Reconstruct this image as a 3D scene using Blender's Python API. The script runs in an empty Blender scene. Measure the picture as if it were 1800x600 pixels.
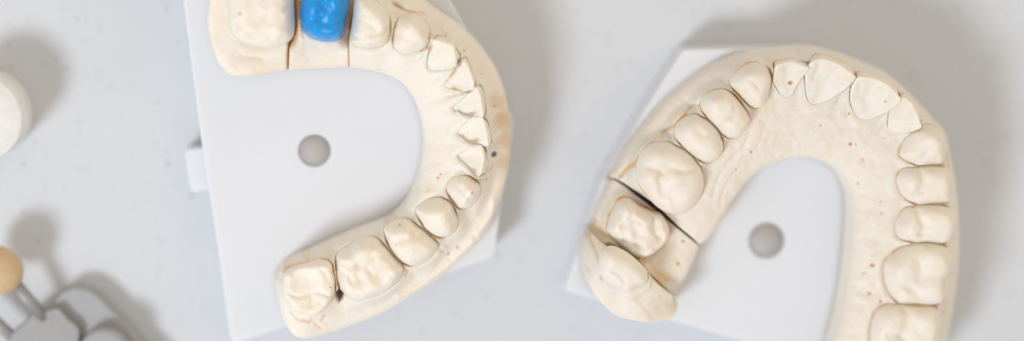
import bpy, bmesh, math, random
import numpy as np
from mathutils import Vector, geometry

random.seed(3)
rng = np.random.RandomState(7)
S = 0.001                                   # every number below is in millimetres
scene = bpy.context.scene
col = scene.collection

# ------------------------------------------------------------------ camera
CAM = np.array([-26.0, 52.0, 430.0])
FPX = 4000.0                                # focal length in photo pixels (photo 1800 wide)
nad = Vector((-250.0, 500.0, -FPX)).normalized()
ROT = nad.rotation_difference(Vector((0, 0, -1)))
RM = np.array(ROT.to_matrix())


def U(pts, z):
    """photo pixels -> millimetres on the level z"""
    p = np.asarray(pts, float).reshape(-1, 2)
    d = np.stack([p[:, 0] - 900, 300 - p[:, 1], np.full(len(p), -FPX)], 1) @ RM.T
    t = (z - CAM[2]) / d[:, 2]
    return (CAM + d * t[:, None])[:, :2]


# ------------------------------------------------------------------ small maths
def resample(p, step, closed=False):
    q = np.vstack([p, p[:1]]) if closed else p
    s = np.r_[0, np.cumsum(np.linalg.norm(np.diff(q, axis=0), axis=1))]
    n = max(2, int(round(s[-1] / step)))
    t = np.linspace(0, s[-1], n + 1)
    r = np.stack([np.interp(t, s, q[:, 0]), np.interp(t, s, q[:, 1])], 1)
    return r[:-1] if closed else r


def spline(p, step, closed=False):
    p = np.asarray(p, float)
    n = len(p)
    if n < 3:
        return resample(p, step, closed)
    out = []
    for i in range(n if closed else n - 1):
        if closed:
            a, b, c, d = p[(i - 1) % n], p[i], p[(i + 1) % n], p[(i + 2) % n]
        else:
            b, c = p[i], p[i + 1]
            a = p[i - 1] if i else 2 * b - c
            d = p[i + 2] if i + 2 < n else 2 * c - b
        for t in np.linspace(0, 1, 12, endpoint=False):
            out.append(0.5 * (2 * b + (c - a) * t + (2 * a - 5 * b + 4 * c - d) * t * t + (3 * b - a - 3 * c + d) * t ** 3))
    if not closed:
        out.append(p[-1])
    return resample(np.array(out), step, closed)


def ccw(p):
    x, y = p[:, 0], p[:, 1]
    return p if np.sum(x * np.roll(y, -1) - np.roll(x, -1) * y) > 0 else p[::-1].copy()


def pdist(P, line, closed=False):
    a = line
    b = np.roll(line, -1, 0) if closed else line[1:]
    if not closed:
        a = line[:-1]
    out = np.empty(len(P))
    ab = b - a
    L = np.maximum((ab ** 2).sum(1), 1e-12)
    for i in range(0, len(P), 3000):
        q = P[i:i + 3000]
        ap = q[:, None, :] - a[None]
        t = np.clip((ap * ab[None]).sum(2) / L[None], 0, 1)
        out[i:i + 3000] = np.sqrt((((ap - t[..., None] * ab[None])) ** 2).sum(2).min(1))
    return out


def inside(P, poly):
    a, b = poly, np.roll(poly, -1, 0)
    res = np.zeros(len(P), bool)
    for i in range(0, len(P), 3000):
        q = P[i:i + 3000]
        y = q[:, 1][:, None]
        c = (a[None, :, 1] > y) != (b[None, :, 1] > y)
        dy = np.where(np.abs(b[:, 1] - a[:, 1]) < 1e-12, 1e-12, b[:, 1] - a[:, 1])
        xi = a[None, :, 0] + (y - a[None, :, 1]) / dy[None] * (b[:, 0] - a[:, 0])[None]
        res[i:i + 3000] = (np.sum(c & (q[:, 0][:, None] < xi), 1) % 2) == 1
    return res


def sdist(P, poly):
    d = pdist(P, poly, True)
    return np.where(inside(P, poly), -d, d)


def sstep(a, b, x):
    t = np.clip((x - a) / (b - a), 0, 1)
    return t * t * (3 - 2 * t)


LAT = rng.rand(8, 256, 256)


def vnoise(x, y, k):
    xi, yi = np.floor(x).astype(int), np.floor(y).astype(int)
    fx, fy = x - xi, y - yi
    fx, fy = fx * fx * (3 - 2 * fx), fy * fy * (3 - 2 * fy)
    g = LAT[k % 8]
    A = g[xi % 256, yi % 256]; B = g[(xi + 1) % 256, yi % 256]
    Cc = g[xi % 256, (yi + 1) % 256]; D = g[(xi + 1) % 256, (yi + 1) % 256]
    return (A * (1 - fx) + B * fx) * (1 - fy) + (Cc * (1 - fx) + D * fx) * fy


def fbm(P, size, k=0, octv=3):
    v, a, s = 0, 1.0, 1.0 / size
    tot = 0
    for o in range(octv):
        v = v + a * (vnoise(P[:, 0] * s + 17.3 * (o + k), P[:, 1] * s + 5.7 * (k + o), k + o) - 0.5)
        tot += a
        a *= 0.5; s *= 2.05
    return v / tot * 2


# ------------------------------------------------------------------ materials
def new_mat(name):
    m = bpy.data.materials.new(name)
    m.use_nodes = True
    nt = m.node_tree
    return m, nt, nt.nodes['Principled BSDF']


def N(nt, kind, **kw):
    n = nt.nodes.new(kind)
    for k, v in kw.items():
        setattr(n, k, v)
    return n


def noise_node(nt, scale, detail=4, rough=0.55):
    tc = nt.nodes.get('TC') or N(nt, 'ShaderNodeNewGeometry', name='TC')
    n = N(nt, 'ShaderNodeTexNoise')
    n.inputs['Scale'].default_value = scale
    n.inputs['Detail'].default_value = detail
    n.inputs['Roughness'].default_value = rough
    nt.links.new(tc.outputs['Position'], n.inputs['Vector'])
    return n


def ramp(nt, src, stops):
    r = N(nt, 'ShaderNodeValToRGB')
    el = r.color_ramp.elements
    while len(el) < len(stops):
        el.new(0.5)
    for e, (p, c) in zip(el, stops):
        e.position = p
        e.color = (*c, 1) if len(c) == 3 else c
    nt.links.new(src, r.inputs[0])
    return r


def bump(nt, b, src, strength, dist):
    k = N(nt, 'ShaderNodeBump')
    k.inputs['Strength'].default_value = strength
    k.inputs['Distance'].default_value = dist
    nt.links.new(src, k.inputs['Height'])
    prev = b.inputs['Normal'].links
    if prev:
        nt.links.new(prev[0].from_socket, k.inputs['Normal'])
    nt.links.new(k.outputs['Normal'], b.inputs['Normal'])


def plaster(name, tone=1.0):
    m, nt, b = new_mat(name)
    n = noise_node(nt, 160, 5)
    r = ramp(nt, n.outputs['Fac'], [(0.3, (0.83 * tone, 0.752 * tone, 0.635 * tone)), (0.65, (0.845 * tone, 0.778 * tone, 0.68 * tone))])
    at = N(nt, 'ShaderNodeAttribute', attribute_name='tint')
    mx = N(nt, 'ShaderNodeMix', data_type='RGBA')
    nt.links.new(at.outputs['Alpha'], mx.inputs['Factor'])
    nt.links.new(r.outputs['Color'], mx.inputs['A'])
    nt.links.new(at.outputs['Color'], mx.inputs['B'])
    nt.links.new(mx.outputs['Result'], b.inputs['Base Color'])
    b.inputs['Roughness'].default_value = 0.5
    b.inputs['Specular IOR Level'].default_value = 0.35
    b.inputs['Subsurface Weight'].default_value = 0.6
    b.inputs['Subsurface Radius'].default_value = (1.0, 0.5, 0.2)
    b.inputs['Subsurface Scale'].default_value = 0.0009
    f = noise_node(nt, 1500, 4)
    bump(nt, b, f.outputs['Fac'], 0.35, 0.00012)
    g = noise_node(nt, 420, 3)
    bump(nt, b, g.outputs['Fac'], 0.4, 0.0004)
    return m


M_GUM = plaster('cream_plaster')
M_TOOTH = plaster('pale_plaster', 1.02)
M_GUM2 = plaster('ivory_plaster', 1.06)
M_TOOTH2 = plaster('pale_ivory_plaster', 1.075)


def make_plastic():
    m, nt, b = new_mat('white_plastic')
    n = noise_node(nt, 60, 3)
    r = ramp(nt, n.outputs['Fac'], [(0.3, (0.76, 0.768, 0.785)), (0.7, (0.78, 0.788, 0.805))])
    nt.links.new(r.outputs['Color'], b.inputs['Base Color'])
    b.inputs['Roughness'].default_value = 0.45
    b.inputs['Specular IOR Level'].default_value = 0.3
    b.inputs['Subsurface Weight'].default_value = 0.4
    b.inputs['Subsurface Radius'].default_value = (1, 0.95, 0.9)
    b.inputs['Subsurface Scale'].default_value = 0.002
    f = noise_node(nt, 900, 3)
    bump(nt, b, f.outputs['Fac'], 0.15, 0.0001)
    return m


M_PLASTIC = make_plastic()


def make_table():
    m, nt, b = new_mat('speckled_quartz')
    tc = N(nt, 'ShaderNodeNewGeometry', name='TC')
    big = noise_node(nt, 35, 4)
    r0 = ramp(nt, big.outputs['Fac'], [(0.3, (0.645, 0.658, 0.675)), (0.7, (0.68, 0.69, 0.70))])
    # soft grey grains: a voronoi cell field broken by noise
    v = N(nt, 'ShaderNodeTexVoronoi')
    v.inputs['Scale'].default_value = 480
    wob = noise_node(nt, 500, 3)
    va = N(nt, 'ShaderNodeVectorMath', operation='MULTIPLY_ADD')
    va.inputs[1].default_value = (0.003, 0.003, 0.003)
    nt.links.new(wob.outputs['Color'], va.inputs[0])
    nt.links.new(tc.outputs['Position'], va.inputs[2])
    nt.links.new(va.outputs[0], v.inputs['Vector'])
    cr = ramp(nt, v.outputs['Distance'], [(0.10, (1, 1, 1)), (0.34, (0, 0, 0))])
    sel = N(nt, 'ShaderNodeSeparateColor')
    nt.links.new(v.outputs['Color'], sel.inputs[0])
    pick = ramp(nt, sel.outputs[0], [(0.45, (0, 0, 0)), (0.95, (1, 1, 1))])
    mu = N(nt, 'ShaderNodeMath', operation='MULTIPLY')
    nt.links.new(cr.outputs['Color'], mu.inputs[0])
    nt.links.new(pick.outputs['Color'], mu.inputs[1])
    mx = N(nt, 'ShaderNodeMix', data_type='RGBA')
    nt.links.new(mu.outputs[0], mx.inputs['Factor'])
    nt.links.new(r0.outputs['Color'], mx.inputs['A'])
    mx.inputs['B'].default_value = (0.555, 0.555, 0.555, 1)
    nt.links.new(mx.outputs['Result'], b.inputs['Base Color'])
    b.inputs['Roughness'].default_value = 0.5
    b.inputs['Specular IOR Level'].default_value = 0.25
    return m


M_TABLE = make_table()


def make_wax():
    m, nt, b = new_mat('blue_wax')
    n = noise_node(nt, 350, 3)
    r = ramp(nt, n.outputs['Fac'], [(0.3, (0.0001, 0.26, 0.68)), (0.7, (0.0001, 0.33, 0.80))])
    nt.links.new(r.outputs['Color'], b.inputs['Base Color'])
    b.inputs['Roughness'].default_value = 0.08
    b.inputs['Specular IOR Level'].default_value = 0.5
    f = noise_node(nt, 800, 2)
    bump(nt, b, f.outputs['Fac'], 0.8, 0.0004)
    g = noise_node(nt, 2300, 2)
    bump(nt, b, g.outputs['Fac'], 0.8, 0.00015)
    return m


M_WAX = make_wax()


def make_metal(name, c, rough, metal):
    m, nt, b = new_mat(name)
    n = noise_node(nt, 500, 4)
    r = ramp(nt, n.outputs['Fac'], [(0.3, tuple(x * 0.9 for x in c)), (0.7, c)])
    nt.links.new(r.outputs['Color'], b.inputs['Base Color'])
    b.inputs['Metallic'].default_value = metal
    b.inputs['Roughness'].default_value = rough
    return m


M_STEEL = make_metal('brushed_steel', (0.36, 0.35, 0.335), 0.5, 0.3)
M_GREY = make_metal('grey_enamel', (0.42, 0.42, 0.42), 0.5, 0.0)
M_DARK = make_metal('dark_recess', (0.10, 0.095, 0.09), 0.6, 0.0)
M_AMBER = make_metal('amber_rubber', (0.66, 0.48, 0.27), 0.5, 0.0)
M_CAP = make_metal('white_cap', (0.87, 0.86, 0.82), 0.5, 0.0)


# ------------------------------------------------------------------ object helpers
def tag(o, label=None, cat=None, group=None, kind=None):
    for k, v in (('label', label), ('category', cat), ('group', group), ('kind', kind)):
        if v:
            o[k] = v
    return o


def link(name, verts, faces, mat, org, parent=None, tint=None, smooth=True):
    """verts in mm (world) -> one mesh object whose origin is org (mm, world)"""
    me = bpy.data.meshes.new(name)
    org = np.asarray(org, float)
    me.from_pydata([tuple(v) for v in (np.asarray(verts, float) - org) * S], [], faces)
    me.materials.append(mat)
    if tint is not None:
        at = me.color_attributes.new('tint', 'FLOAT_COLOR', 'POINT')
        at.data.foreach_set('color', np.asarray(tint, np.float32).ravel())
    if smooth:
        me.polygons.foreach_set('use_smooth', [True] * len(me.polygons))
    me.update()
    o = bpy.data.objects.new(name, me)
    col.objects.link(o)
    if parent is not None:
        o.parent = parent
        o.location = Vector(org * S) - parent.location
    else:
        o.location = Vector(org * S)
    return o


def hexgrid(poly, sp):
    lo, hi = poly.min(0), poly.max(0)
    ys = np.arange(lo[1], hi[1], sp * 0.866)
    out = []
    for j, y in enumerate(ys):
        xs = np.arange(lo[0] + (sp / 2 if j % 2 else 0), hi[0], sp)
        out.append(np.stack([xs, np.full(len(xs), y)], 1))
    g = np.vstack(out)
    return g + rng.uniform(-0.12, 0.12, g.shape) * sp


def relief(name, outline, zfun, zbot, mat, org, parent=None, rings=(0.12, 0.3, 0.55), sp=0.35, extra=None, tintfun=None,
           flare=0.0, levels=(0.5, 1.0), wallk=0.6, split=False):
    outline = ccw(outline)
    n = len(outline)
    tang = np.roll(outline, -1, 0) - np.roll(outline, 1, 0)
    tang /= np.maximum(np.linalg.norm(tang, axis=1), 1e-9)[:, None]
    inn = np.stack([-tang[:, 1], tang[:, 0]], 1)
    pts = []
    for r in rings:
        q = outline + inn * r
        d = pdist(q, outline, True)
        q = q[(d > r * 0.93) & inside(q, outline)]
        pts.append(q)
    last = rings[-1] if rings else 0
    g = hexgrid(outline, sp)
    g = g[inside(g, outline)]
    g = g[pdist(g, outline, True) > last + sp * 0.45]
    if extra is not None and len(extra):
        e = extra[inside(extra, outline)]
        e = e[pdist(e, outline, True) > 0.1]
        # thin the grid where feature points sit
        if len(e):
            cell = {}
            for x, y in e:
                cell.setdefault((int(x / 0.25), int(y / 0.25)), 1)
            keep = np.array([(int(x / 0.25), int(y / 0.25)) not in cell for x, y in g])
            g = g[keep]
            pts.append(e)
    pts.append(g)
    P = np.vstack([outline] + pts)
    vs, _, fs, _, _, _ = geometry.delaunay_2d_cdt([Vector(p) for p in P], [], [list(range(n))], 1, 1e-5)
    V = np.array([(v.x, v.y) for v in vs])
    F = [tuple(f) for f in fs]
    # keep the connected disc and orient it up
    F2 = []
    for f in F:
        a, b, c = V[f[0]], V[f[1]], V[f[2]]
        ar = (b[0] - a[0]) * (c[1] - a[1]) - (b[1] - a[1]) * (c[0] - a[0])
        if abs(ar) < 1e-9:
            F2.append(f); continue
        F2.append(f if ar > 0 else f[::-1])
    F = F2
    d = pdist(V, outline, True)
    z = zfun(V, d)
    verts = [np.c_[V, z]]
    tint = [tintfun(V, d, z) if tintfun else np.zeros((len(V), 4))]
    cnt = {}
    for f in F:
        for i in range(3):
            cnt[(f[i], f[(i + 1) % 3])] = 1
    nxt = {a: b for (a, b) in cnt if (b, a) not in cnt}
    loop = []
    start = min(nxt)
    cur = start
    while True:
        loop.append(cur)
        cur = nxt[cur]
        if cur == start or len(loop) > len(nxt) + 2:
            break
    L = V[loop]
    tg = np.roll(L, -1, 0) - np.roll(L, 1, 0)
    tg /= np.maximum(np.linalg.norm(tg, axis=1), 1e-9)[:, None]
    outn = np.stack([tg[:, 1], -tg[:, 0]], 1)
    zt = z[loop]
    base = len(V)
    prev = list(loop)
    m = len(loop)
    faces = list(F)
    if split:                                    # a crisp rim: the side wall gets vertices of its own
        verts.append(np.c_[L, zt])
        tint.append(tint[0][loop].copy())
        prev = [base + i for i in range(m)]
        base += m
    for k, lv in enumerate(levels):
        zz = zt + (zbot - zt) * lv
        q = L + outn * flare * lv
        verts.append(np.c_[q, zz])
        tl = tint[0][loop].copy()
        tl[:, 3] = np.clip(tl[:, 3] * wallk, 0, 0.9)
        tint.append(tl)
        cur = [base + i for i in range(m)]
        for i in range(m):
            j = (i + 1) % m
            faces.append((prev[i], cur[i], cur[j], prev[j]))
        prev = cur
        base += m
    faces.append(tuple(prev[::-1]))
    return link(name, np.vstack(verts), faces, mat, org, parent, np.vstack(tint))


def prism(name, loops, z0, z1, mat, org, parent=None, bev=0.3, res=2):
    """a plate with a rounded edge, holes allowed: first loop outside, the others holes (mm)"""
    cu = bpy.data.curves.new(name, 'CURVE')
    cu.dimensions = '2D'
    cu.fill_mode = 'BOTH'
    org = np.asarray(org, float)
    for lp in loops:
        sp = cu.splines.new('POLY')
        sp.points.add(len(lp) - 1)
        for p, (x, y) in zip(sp.points, lp):
            p.co = ((x - org[0]) * S, (y - org[1]) * S, 0, 1)
        sp.use_cyclic_u = True
    cu.extrude = ((z1 - z0) / 2 - bev) * S
    cu.bevel_depth = bev * S
    cu.bevel_resolution = res
    cu.offset = -bev * S
    tmp = bpy.data.objects.new('tmp', cu)
    col.objects.link(tmp)
    dg = bpy.context.evaluated_depsgraph_get()
    me = bpy.data.meshes.new_from_object(tmp.evaluated_get(dg))
    bpy.data.objects.remove(tmp)
    bpy.data.curves.remove(cu)
    me.name = name
    bm = bmesh.new()
    bm.from_mesh(me)
    bmesh.ops.remove_doubles(bm, verts=bm.verts, dist=1e-7)
    bmesh.ops.translate(bm, verts=bm.verts, vec=(0, 0, ((z0 + z1) / 2 - org[2]) * S))
    bmesh.ops.recalc_face_normals(bm, faces=bm.faces)
    for f in bm.faces:
        f.smooth = len(f.verts) <= 4 and abs(f.normal.z) < 0.99
    bm.to_mesh(me)
    bm.free()
    me.materials.clear()
    me.materials.append(mat)
    o = bpy.data.objects.new(name, me)
    col.objects.link(o)
    if parent is not None:
        o.parent = parent
        o.location = Vector(org * S) - parent.location
    else:
        o.location = Vector(org * S)
    return o


def lathe(name, prof, mat, org, axis=(0, 0, 1), parent=None, seg=64):
    """prof: (radius, along) in mm, spun about axis through org"""
    ax = np.array(axis, float); ax /= np.linalg.norm(ax)
    u = np.cross(ax, [0, 0, 1.0] if abs(ax[2]) < 0.9 else [1.0, 0, 0]); u /= np.linalg.norm(u)
    w = np.cross(ax, u)
    org = np.asarray(org, float)
    v, f = [], []
    for r, h in prof:
        for i in range(seg):
            a = 2 * math.pi * i / seg
            v.append(org + ax * h + (u * math.cos(a) + w * math.sin(a)) * r)
    for k in range(len(prof) - 1):
        for i in range(seg):
            j = (i + 1) % seg
            f.append((k * seg + i, k * seg + j, (k + 1) * seg + j, (k + 1) * seg + i))
    f.append(tuple(range(seg))[::-1])
    f.append(tuple((len(prof) - 1) * seg + i for i in range(seg)))
    return link(name, v, f, mat, org, parent)


BROWN = np.array([0.74, 0.32, 0.025])
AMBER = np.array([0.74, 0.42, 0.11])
OCHRE = np.array([0.68, 0.45, 0.19])
BLUEGREY = np.array([0.10, 0.12, 0.22])


# ------------------------------------------------------------------ tooth relief
class Tooth:
    def __init__(self, kind, pts, zm, h, cusps=(), fiss=(), ridge=None, R=None, pits=(), edge=0.15, label=None, mat=None, lift=0.0, ms=1.0, dip=0.35, rough=0.0, web=None, p=0.62, grow=1.035, reach=0.0):
        self.p = p
        self.web = web
        self.rough = rough
        self.ms, self.dip = ms, dip
        self.kind, self.h, self.zm = kind, h, zm + lift
        self.zo = zm + lift + 1.5
        pm = U(pts, self.zo)
        pm = pm.mean(0) + (pm - pm.mean(0)) * grow
        self.out = ccw(spline(pm, 0.3, True))
        self.c = self.out.mean(0)
        self.size = math.sqrt(abs(np.sum(self.out[:, 0] * np.roll(self.out[:, 1], -1) - np.roll(self.out[:, 0], -1) * self.out[:, 1])) / 2)
        self.R = R or self.size * 0.36
        zt = self.zm + h
        self.cusps = [(U([(x, y)], zt)[0], a, s) for x, y, a, s in cusps]
        self.fiss = [(spline(U(l, zt), 0.3), a, s) for l, a, s in fiss]
        self.ridge = spline(U(ridge, zt), 0.3) if ridge is not None else None
        if self.ridge is not None and reach:
            a, b = self.ridge[0] - self.ridge[1], self.ridge[-1] - self.ridge[-2]
            self.ridge = np.vstack([self.ridge[:1] + reach * a / np.linalg.norm(a), self.ridge, self.ridge[-1:] + reach * b / np.linalg.norm(b)])
        self.pits = [(U([(x, y)], zt)[0], r * 0.1, a) for x, y, r, a in pits]
        self.edge, self.label, self.mat = edge, label, mat

    def z(self, P, d):
        ze = self.zm + self.edge
        if self.ridge is not None:
            dr = pdist(P, self.ridge)
            t = d / (d + dr + 1e-6)
            ro_ = pdist(self.out, self.ridge)
            apex = self.out[np.argmax(ro_)]
            rr = resample(self.ridge, 0.1)
            tg = np.gradient(rr, axis=0)
            tg /= np.linalg.norm(tg, axis=1)[:, None]
            nn = np.stack([-tg[:, 1], tg[:, 0]], 1)
            if np.dot(nn[len(nn) // 2], rr[len(rr) // 2] - apex) < 0:
                nn = -nn
            kk = np.linalg.norm(P[:, None] - rr[None], axis=2).argmin(1)
            sd = ((P - rr[kk]) * nn[kk]).sum(1)               # beyond the biting edge > 0
            da = np.linalg.norm(P - apex, axis=1)
            u = np.where(sd < 0, da / (da - np.minimum(sd, 0) + 1e-6), 1.0)
            face = u ** 1.1 * (0.93 + 0.07 * np.clip(d / 0.45, 0, 1) ** 0.7)
            over = sstep(0.0, 0.4, sd)
            z = ze + (self.h - self.edge) * face * (1 - over * (1 - np.clip(t, 0, 1) ** 0.5))
            z -= self.dip * np.sin(np.clip(u, 0, 1) * math.pi) * np.clip(d / 0.8, 0, 1) * (sd < 0)
        else:
            x = np.clip(d / self.R, 0, 1)
            z = ze + (self.h - self.edge) * np.maximum(1 - (1 - x) ** 2.1, 0) ** self.p
        w = sstep(0.1, 1.2, d)
        for c, a, s in self.cusps:
            r = np.linalg.norm(P - c, axis=1)
            z += w * a * np.exp(-(r / s) ** 2)
        for l, a, s in self.fiss:
            r = pdist(P, l)
            z -= w * a * np.exp(-(r / s) ** 2)
        z += w * (0.16 * fbm(P, 2.6, 2) + 0.07 * fbm(P, 0.9, 4))
        if self.rough:
            Q = P + 0.5 * np.stack([fbm(P, 1.6, 1), fbm(P, 1.6, 5)], 1)
            z += w * self.rough * (0.5 - 1.5 * np.abs(fbm(Q, 3.6, 3, 2)) + 0.5 * fbm(P, 1.7, 6, 2))
        for c, r, a in self.pits:
            q = np.linalg.norm(P - c, axis=1)
            z -= a * sstep(r, r * 0.5, q)
        z -= 0.05 * np.exp(-(d / 0.12) ** 2)
        return z

    def tint(self, P, d, z):
        t = np.zeros((len(P), 4))
        t[:, :3] = OCHRE
        a = np.zeros(len(P))
        for l, k, s in self.fiss:
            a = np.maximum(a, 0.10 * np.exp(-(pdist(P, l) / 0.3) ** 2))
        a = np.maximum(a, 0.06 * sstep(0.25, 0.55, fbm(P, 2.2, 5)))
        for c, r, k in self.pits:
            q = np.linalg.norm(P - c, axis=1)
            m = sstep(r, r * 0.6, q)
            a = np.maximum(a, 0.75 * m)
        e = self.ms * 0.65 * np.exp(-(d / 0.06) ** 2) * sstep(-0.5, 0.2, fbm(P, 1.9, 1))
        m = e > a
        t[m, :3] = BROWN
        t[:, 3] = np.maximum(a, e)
        return t

    def build(self, parent, zbelow):
        extra = []
        for c, r, _ in self.pits:
            for k in (0.0, 0.45, 0.75, 1.0):
                for i in range(12 if k else 1):
                    an = i * math.pi / 6
                    extra.append(c + k * r * np.array([math.cos(an), math.sin(an)]))
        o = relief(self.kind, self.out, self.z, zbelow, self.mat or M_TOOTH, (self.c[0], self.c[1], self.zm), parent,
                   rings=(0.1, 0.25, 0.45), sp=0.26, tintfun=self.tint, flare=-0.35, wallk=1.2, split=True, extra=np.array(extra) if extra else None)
        if self.label:
            o['label'] = self.label
        return o


class Cast:
    """the gum relief shared by an arch and the dies sawn out of it"""
    def __init__(self, teeth, outer, inner, zm, zo, zi, zbot, grooves=(), pits=(), blots=(), seed=0, rug=0.3, land=(), mat=None, high=(), stain=None):
        self.high = [(U([(x, y)], 16)[0], r * 0.1, a) for x, y, r, a in high]
        self.stain = stain
        self.mat = mat or M_GUM
        self.land = [(U([(x, y)], 16)[0], r * 0.1) for x, y, r in land]
        self.teeth, self.zm, self.zo, self.zi, self.zbot = teeth, zm, zo, zi, zbot
        self.outer, self.inner = outer, inner
        self.grooves = [(spline(U(l, z), 0.3), a, s, t) for l, z, a, s, t in grooves]
        self.pits = [(U([(x, y)], zm)[0], r * 0.1, a, c) for x, y, r, a, c in pits]
        self.blots = [(U([(x, y)], z)[0], r * 0.1, a, c) for x, y, z, r, a, c in blots]
        self.seed, self.rug = seed, rug
        self.mod = None

    def near(self, P):
        ds = np.stack([sdist(P, t.out) for t in self.teeth], 1)
        k = np.argsort(ds, 1)
        i = np.arange(len(P))
        zmk = np.array([t.zm for t in self.teeth])
        w = np.exp(-np.maximum(ds, 0) / 1.5)
        zm = (w * zmk).sum(1) / np.maximum(w.sum(1), 1e-9)
        self.msP = np.array([t.ms for t in self.teeth])[k[:, 0]]
        return ds[i, k[:, 0]], ds[i, k[:, 1]] if ds.shape[1] > 1 else ds[i, k[:, 0]] + 9, zm

    def z(self, P, d):
        d1, d2, zm = self.near(P)
        do, di = pdist(P, self.outer), pdist(P, self.inner)
        w = do / (do + di + 1e-6)
        zb = self.zo + (self.zi - self.zo) * sstep(0.22, 0.72, w)
        for c, r, a in self.high:
            zb = zb + a * sstep(r, r * 0.35, np.linalg.norm(P - c, axis=1))
        db = (np.maximum(do, 1e-4) ** -2.5 + np.maximum(di, 1e-4) ** -2.5) ** -0.4
        dt = np.maximum(d1, 0)
        t = dt / (dt + db + 1e-6)
        lin = sstep(0.3, 0.7, w)
        land = np.zeros(len(P))
        for c, r in self.land:
            land = np.maximum(land, sstep(r, r * 0.5, np.linalg.norm(P - c, axis=1)))
        land = land * (1 - lin)
        prof = (1 - t ** (0.8 + 1.05 * lin)) * (1 - land) + land * ((1 - sstep(0.0, 0.55, t)) * 0.75 + 0.25 * (1 - sstep(0.5, 0.95, t) * 0.6))
        z = zb + (zm - zb) * prof
        lin0 = sstep(0.15, 0.4, w)
        z += np.where(d1 > 0, (0.9 + 1.7 * (self.msP < 0.4) * lin0) * np.exp(-(d2 / (1.3 + 0.9 * (self.msP < 0.4))) ** 2) * np.exp(-(d1 / 1.5) ** 2), 0)
        z += 1.8 * np.exp(-(np.maximum(d2, 0) / 0.7) ** 2) * sstep(-0.5, -0.1, d1) * np.exp(-(np.maximum(d1, 0) / 0.6) ** 2)
        z -= 0.05 * self.msP * np.exp(-((d1 - 0.02) / 0.14) ** 2)
        z += 0.2 * lin * np.exp(-((d1 - 0.9) / 0.55) ** 2)                  # rolled gingival margin
        out = sstep(0.1, 0.9, d1)
        Q = P.copy()
        Q[:, 0] += 1.2 * fbm(P, 5, 1); Q[:, 1] += 1.2 * fbm(P, 5, 3)
        z += out * self.rug * lin * (1 - 2 * np.abs(fbm(Q, 3.0, 6))) * sstep(0.2, 2.5, d1)
        z += out * (0.22 * fbm(P, 3.2, self.seed) + 0.11 * fbm(P, 1.1, self.seed + 2) + lin * self.rug * 0.2 * (0.5 - 2 * np.abs(fbm(Q, 1.6, 4))))
        for k_, t_ in enumerate(self.teeth):
            if t_.web is None:
                continue
            if not hasattr(t_, 'ring'):
                tg = np.roll(t_.out, -1, 0) - np.roll(t_.out, 1, 0)
                tg /= np.linalg.norm(tg, axis=1)[:, None]
                q = t_.out + 0.3 * np.stack([-tg[:, 1], tg[:, 0]], 1)
                t_.ring = t_.z(q, np.maximum(-sdist(q, t_.out), 0.05))
                ro2 = pdist(t_.out, t_.ridge)
                ap = t_.out[np.argmax(ro2)]
                md = t_.ridge[len(t_.ridge) // 2]
                t_.frame = (ap, (md - ap) / np.dot(md - ap, md - ap))
            near = np.where((pdist(P, t_.out, True) < 2.5))[0]
            if not len(near):
                continue
            Q2 = P[near]
            D = np.linalg.norm(Q2[:, None] - t_.out[None], axis=2)
            kk = D.argmin(1)
            dd = D[np.arange(len(Q2)), kk]
            sa = (Q2 - t_.frame[0]) @ t_.frame[1]
            zc = t_.ring[kk] + (0.04 if t_.web < 1 else -0.12) - t_.web * dd * (d1[near] > 0)
            zc = zc - 4.5 * sstep(0.78, 1.05, sa)
            zc = np.where(d1[near] > (-0.32 if t_.web < 1 else 0.0), zc, -99)
            z[near] = np.maximum(z[near], zc)
        for l, a, s, _ in self.grooves:
            z -= a * np.exp(-(pdist(P, l) / s) ** 2)
        for c, r, a, _ in self.pits:
            q = np.linalg.norm(P - c, axis=1)
            z -= a * sstep(r, r * 0.5, q)
        if self.mod:
            z = self.mod(P, z)
        r = 1.3
        e = np.clip(db, 0, r)
        z -= r - np.sqrt(np.maximum(r * r - (r - e) ** 2, 0))
        r = 0.13
        e = np.clip(d, 0, r)
        z -= r - np.sqrt(np.maximum(r * r - (r - e) ** 2, 0))
        z -= np.where(d1 < -0.5, 0.6, 0.0)
        return z

    def tint(self, P, d, z):
        d1, d2, _ = self.near(P)
        t = np.zeros((len(P), 4))
        t[:, :3] = OCHRE
        a = 0.10 * sstep(0.1, 0.6, fbm(P, 4.0, 5))
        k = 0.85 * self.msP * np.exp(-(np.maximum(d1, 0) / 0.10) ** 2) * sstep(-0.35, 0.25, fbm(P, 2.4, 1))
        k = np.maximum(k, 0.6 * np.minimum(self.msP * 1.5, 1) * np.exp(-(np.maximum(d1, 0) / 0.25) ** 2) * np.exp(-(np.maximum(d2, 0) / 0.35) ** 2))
        for l, _, s, al in self.grooves:
            k = np.maximum(k, al * np.exp(-(pdist(P, l) / 0.28) ** 2) * sstep(-0.5, 0.2, fbm(P, 1.6, 3)))
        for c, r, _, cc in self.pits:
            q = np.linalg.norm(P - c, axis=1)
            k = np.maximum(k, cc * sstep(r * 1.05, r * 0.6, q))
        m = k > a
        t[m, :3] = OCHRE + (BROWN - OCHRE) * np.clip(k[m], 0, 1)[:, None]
        a = np.maximum(a, k)
        for c, r, al, cc in self.blots:
            q = np.linalg.norm(P - c, axis=1) * (1 + 0.5 * fbm(P, 1.0, 2))
            bl = al * sstep(r, r * 0.25, q)
            mm = bl > a
            t[mm, :3] = cc
            a = np.maximum(a, bl)
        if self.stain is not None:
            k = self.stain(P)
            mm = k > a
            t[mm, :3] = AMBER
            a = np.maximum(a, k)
        t[:, 3] = a
        return t

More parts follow.
